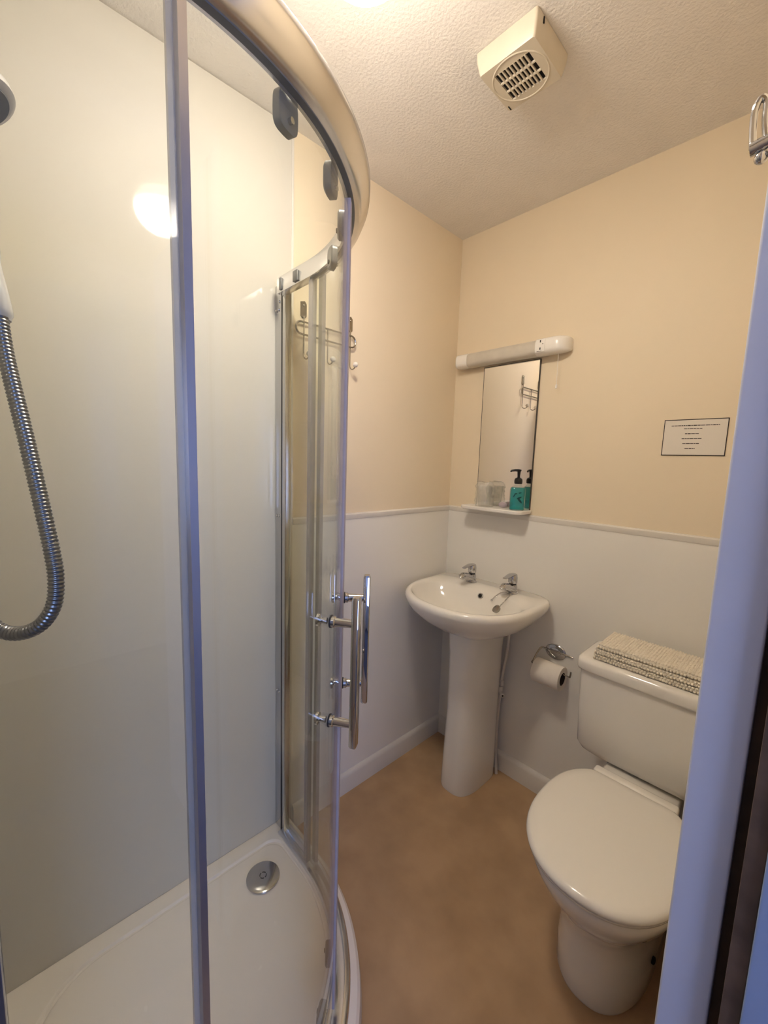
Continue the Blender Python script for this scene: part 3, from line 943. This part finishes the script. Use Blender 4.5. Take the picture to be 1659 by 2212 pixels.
# supply pipe beside the pedestal
pv = thing('supply_pipe', (0.42, -0.04, 0.0), 'thin white water pipe with valve behind the pedestal', 'pipe')
b = BM(); tube(b, smooth_path([Vector((0.384, -0.060, 0.712)), Vector((0.384, -0.060, 0.66)), Vector((0.380, -0.055, 0.58)), Vector((0.362, -0.045, 0.47)), Vector((0.355, -0.042, 0.42))], 6), 0.0065, 12)
obj('riser', b, MT['pipe'], pv)
b = BM(); lathe(b, [(0.0095, 0), (0.012, 0.003), (0.012, 0.022), (0.0095, 0.025)], (0.355, -0.042, 0.405), n=6)
lathe(b, [(0.0115, 0), (0.0115, 0.03)], (0.353, -0.042, 0.372), n=16)
lathe(b, [(0.009, -0.018), (0.0095, 0.0), (0.0095, 0.022), (0.007, 0.024)], (0.357, -0.045, 0.372), (0.75, -0.6, 0), n=16)
vv = obj('valve', b, MT['pipe'], pv)
b = BM(); lathe(b, [(0.004, 0.0235), (0.004, 0.0246)], (0.357, -0.045, 0.372), (0.75, -0.6, 0), n=12)
obj('valve_slot', b, MT['void'], vv)
b = BM(); tube(b, smooth_path([Vector((0.353, -0.042, 0.372)), Vector((0.348, -0.04, 0.25)), Vector((0.352, -0.042, 0.10)), Vector((0.364, -0.045, 0.001))], 6), 0.0065, 12)
obj('lower_pipe', b, MT['pipe'], pv)

# ------------------------------------------------------------------ toilet
QX = 0.918
to = thing('toilet', (QX, -0.35, 0), 'white close-coupled toilet with closed lid', 'toilet')
def taper_back(rings):
    for r in rings:
        for p in r:
            f = min(1.0, max(0.0, (p.y + 0.40) / 0.14)) if p.z > 0.2 else 0.0
            p.x = QX + (p.x - QX) * (1 - f * (0.42 if p.z > 0.3 else 0.25))
    return rings
b = BM()
loft(b, taper_back([
    dring(QX, 0.0, 0.108, -0.36, -0.560, -0.10, 2.3, 6),
    dring(QX, 0.012, 0.112, -0.36, -0.564, -0.10, 2.3, 6),
    dring(QX, 0.07, 0.112, -0.36, -0.560, -0.10, 2.3, 6),
    dring(QX, 0.13, 0.108, -0.36, -0.556, -0.10, 2.3, 6),
    dring(QX, 0.18, 0.104, -0.37, -0.562, -0.10, 2.3, 6),
    dring(QX, 0.225, 0.112, -0.39, -0.590, -0.10, 2.25, 6),
    dring(QX, 0.27, 0.133, -0.41, -0.622, -0.09, 2.2, 6),
    dring(QX, 0.315, 0.156, -0.43, -0.660, -0.08, 2.2, 6),
    dring(QX, 0.355, 0.170, -0.44, -0.682, -0.07, 2.2, 6),
    dring(QX, 0.375, 0.1745, -0.445, -0.690, -0.06, 2.2, 6),
    dring(QX, 0.393, 0.175, -0.45, -0.691, -0.05, 2.2, 6),
    dring(QX, 0.399, 0.163, -0.45, -0.683, -0.05, 2.2, 6)]))
pan = obj('pan', b, MT['china'], to, smooth=70)
bn = Vector((1, -0.10, 0.05)).normalized()
b = BM(); lathe(b, [(0.009, 0), (0.009, 0.0045), (0.006, 0.006)], (QX + 0.1105, -0.40, 0.085), bn, n=18)
obj('fixing_hole', b, MT['void'], pan)
def lidring(z, s, e=2.25):
    r = dring(QX, z, 0.178 - s, -0.475, -0.706 + s, -0.258 - s, e, 2.5)
    for p in r:
        p.y = min(p.y, -0.283 - s)
    return r
b = BM(); loft(b, [lidring(0.3995, 0.008), lidring(0.402, 0.005), lidring(0.408, 0.003), lidring(0.4095, 0.006)])
obj('seat', b, MT['seat'], to, smooth=60)
b = BM()
loft(b, [lidring(0.4105, 0.004), lidring(0.413, 0.001), lidring(0.419, 0.0), lidring(0.426, 0.003), lidring(0.4305, 0.010), lidring(0.4325, 0.03), lidring(0.4340, 0.08), lidring(0.4345, 0.15)])
obj('lid', b, MT['seat'], to, smooth=70)
b = BM(); box(b, QX - 0.108, QX + 0.108, -0.283, -0.252, 0.3985, 0.4275, bev=0.008, seg=3)
obj('hinge', b, MT['seat'], to)
def crg(z, a, yf, e=9.0, yb=-0.010):
    return dring(QX, z, a, (yf + yb) / 2, yf, yb, e, e, 96)
b = BM()
loft(b, [crg(0.400, 0.150, -0.170), crg(0.404, 0.172, -0.188, 7), crg(0.414, 0.188, -0.200, 7), crg(0.434, 0.197, -0.208, 8), crg(0.56, 0.200, -0.212), crg(0.690, 0.202, -0.216)])
obj('cistern', b, MT['china'], to, smooth=60)
b = BM()
loft(b, [crg(0.688, 0.203, -0.217), crg(0.690, 0.209, -0.224), crg(0.696, 0.2105, -0.2265), crg(0.716, 0.2105, -0.2265), crg(0.725, 0.208, -0.223), crg(0.730, 0.200, -0.215), crg(0.731, 0.185, -0.20)])
obj('cistern_lid', b, MT['china'], to, smooth=60)

# (mat)
# folded bath mat on the cistern
mz = 0.7315
bmx0, bmx1, bmy0, bmy1, bmt = 0.752, 1.116, -0.210, -0.050, 0.054
mtg = thing('bath_mat', ((bmx0 + bmx1) / 2, -0.13, mz), 'folded cream chenille bath mat lying on the toilet cistern', 'bath mat')
for k in range(3):
    ins = (0.001, 0.003, 0.009)[k]
    obj('fold_layer', bxm(bmx0 + 0.004 + ins, bmx1 - 0.004, bmy0 + 0.004 + ins, bmy1 - 0.004, mz + 0.0006 + 0.0166 * k, mz + 0.0166 * (k + 1), bev=0.0075, seg=3), MT['mattow'], mtg)
tb = BM()
ico = BM(); bmesh.ops.create_icosphere(ico, subdivisions=1, radius=1.0)
iv = [v.co.copy() for v in ico.verts]
ifc = [[v.index for v in f.verts] for f in ico.faces]
ico.free()
tv, tf = [], []
def tuft(c, s):
    o = len(tv)
    for v in iv:
        tv.append((c[0] + v.x * s[0], c[1] + v.y * s[1], c[2] + v.z * s[2]))
    for f in ifc:
        tf.append([o + i for i in f])
nx = 44
ny = 24
rows = (0.0, 0.0, 0.001, 0.003, 0.006, 0.011)      # how far each row of the rounded edge sits in
for i in range(nx):
    for j in range(ny):
        x = bmx0 + 0.016 + (bmx1 - bmx0 - 0.02) * i / (nx - 1)
        y = bmy0 + 0.017 + (bmy1 - bmy0 - 0.025) * j / (ny - 1)
        tuft((x + random.uniform(-.0008, .0008), y + random.uniform(-.001, .001), mz + bmt - 0.0055 + random.uniform(-.0006, .0008)), (0.0036, 0.0042, 0.0042))
for k in range(6):
    zk = mz + 0.0052 + 0.0085 * k
    for i in range(nx):
        x = bmx0 + 0.006 + rows[k] + (bmx1 - bmx0 - 0.012) * (i + 0.5 * (k % 2)) / (nx - 0.5)
        tuft((min(x, bmx1 - 0.004), bmy0 + 0.006 + rows[k] + random.uniform(-.001, .001), zk + random.uniform(-.0006, .0006)), (0.0042, 0.0046, 0.0045))
    for j in range(18):
        y = bmy0 + 0.008 + rows[k] + (bmy1 - bmy0 - 0.016) * (j + 0.5 * (k % 2)) / 17.5
        tuft((bmx0 + 0.006 + rows[k], min(y, bmy1 - 0.004), zk), (0.0046, 0.0042, 0.0045))
me = bpy.data.meshes.new('chenille_tufts')
o_ = WO[mtg]
me.from_pydata([(a - o_.x, b_ - o_.y, c - o_.z) for a, b_, c in tv], [], tf)
me.materials.append(MT['mattow'])
for p in me.polygons:
    p.use_smooth = True
tu = bpy.data.objects.new('chenille_tufts', me)
link(tu, mtg, WO[mtg])
tu['kind'] = 'stuff'

# ------------------------------------------------------------------ toilet roll and holder
RX, RY, RZ = 0.563, -0.068, 0.553
hd_ = thing('toilet_roll_holder', (0.557, 0, 0.58), 'chrome wire toilet roll holder with oval plate on the white panel', 'toilet roll holder')
WY = -0.0062
b = BM(); lathe(b, [(1.0, 0.0), (1.0, 0.003), (0.93, 0.005), (0.55, 0.006), (0.50, 0.0045), (0.0, 0.0045)], (0.557, WY, 0.618), (0, -1, 0), n=48, sx=0.030, sy=0.040)
obj('oval_plate', b, MT['chrome'], hd_)
for z in (0.638, 0.598):
    obj('screw', sphere(BM(), (0.557, WY - 0.0055, z), 0.0040, 12), MT['chrome'], hd_)
b = BM()
pth = smooth_path([Vector((0.625, WY - 0.004, 0.620)), Vector((0.60, WY - 0.006, 0.621)), Vector((0.515, WY - 0.006, 0.621)), Vector((0.502, WY - 0.012, 0.618)), Vector((0.496, WY - 0.028, 0.600)), Vector((0.494, RY + 0.012, 0.578)), Vector((0.494, RY + 0.001, RZ + 0.0205)), Vector((0.500, RY, RZ + 0.0165)), Vector((0.56, RY, RZ + 0.0165)), Vector((0.632, RY, RZ + 0.0165)), Vector((0.641, RY - 0.001, RZ + 0.0205)), Vector((0.643, RY - 0.002, RZ + 0.038))], 6)
tube(b, pth, 0.0028, 10)
obj('wire_arm', b, MT['wire'], hd_)
ro = thing('toilet_roll', (RX, RY, RZ - 0.046), 'part-used white toilet roll on the wire holder', 'toilet roll')
b = BM()
prof = [(0.0240, -0.052), (0.0445, -0.052), (0.0455, -0.050), (0.0455, 0.050), (0.0445, 0.052), (0.0240, 0.052)]
rings = []
for r, h in prof + [prof[0]]:
    rings.append([Vector((RX + h, RY + r * math.cos(2 * PI * k / 48), RZ - 0.002 + r * math.sin(2 * PI * k / 48))) for k in range(48)])
loft(b, rings, cap0=False, cap1=False)
bmesh.ops.remove_doubles(b, verts=b.verts[:], dist=1e-6)
obj('paper', b, MT['paper'], ro)
b = BM()
prof = [(0.0222, -0.0515), (0.0238, -0.0515), (0.0238, 0.0515), (0.0222, 0.0515)]
rings = [[Vector((RX + h, RY + r * math.cos(2 * PI * k / 36), RZ - 0.002 + r * math.sin(2 * PI * k / 36))) for k in range(36)] for r, h in prof + [prof[0]]]
loft(b, rings, cap0=False, cap1=False)
bmesh.ops.remove_doubles(b, verts=b.verts[:], dist=1e-6)
obj('core', b, MT['core'], ro)

# ------------------------------------------------------------------ robe hook on the doorway wall
HY = -0.965
rh = thing('robe_hook', (XE, HY, 1.655), 'chrome double robe hook on the wall by the doorway', 'hook')
b = BM(); lathe(b, [(0.018, 0), (0.018, 0.004), (0.014, 0.006)], (XE, HY, 1.664), (-1, 0, 0), n=24)
obj('wall_plate', b, MT['chrome'], rh)
b = BM(); tube(b, [Vector((XE - 0.005, HY, 1.664)), Vector((1.112, HY, 1.663)), Vector((1.098, HY, 1.661))], [0.0075, 0.007, 0.0065], 14)
obj('arm', b, MT['chrome'], rh)
b = BM()
tube(b, smooth_path([Vector((1.1000, HY, 1.662)), Vector((1.0985, HY - 0.001, 1.680)), Vector((1.0985, HY - 0.002, 1.697)), Vector((1.1025, HY - 0.002, 1.706)), Vector((1.107, HY - 0.002, 1.700)), Vector((1.1075, HY, 1.684)), Vector((1.110, HY, 1.668))], 6), 0.0032, 10)
obj('upper_prong', b, MT['chrome'], rh)
obj('lower_knob', sphere(BM(), (1.108, HY, 1.650), 0.0062, 14), MT['chrome'], rh)
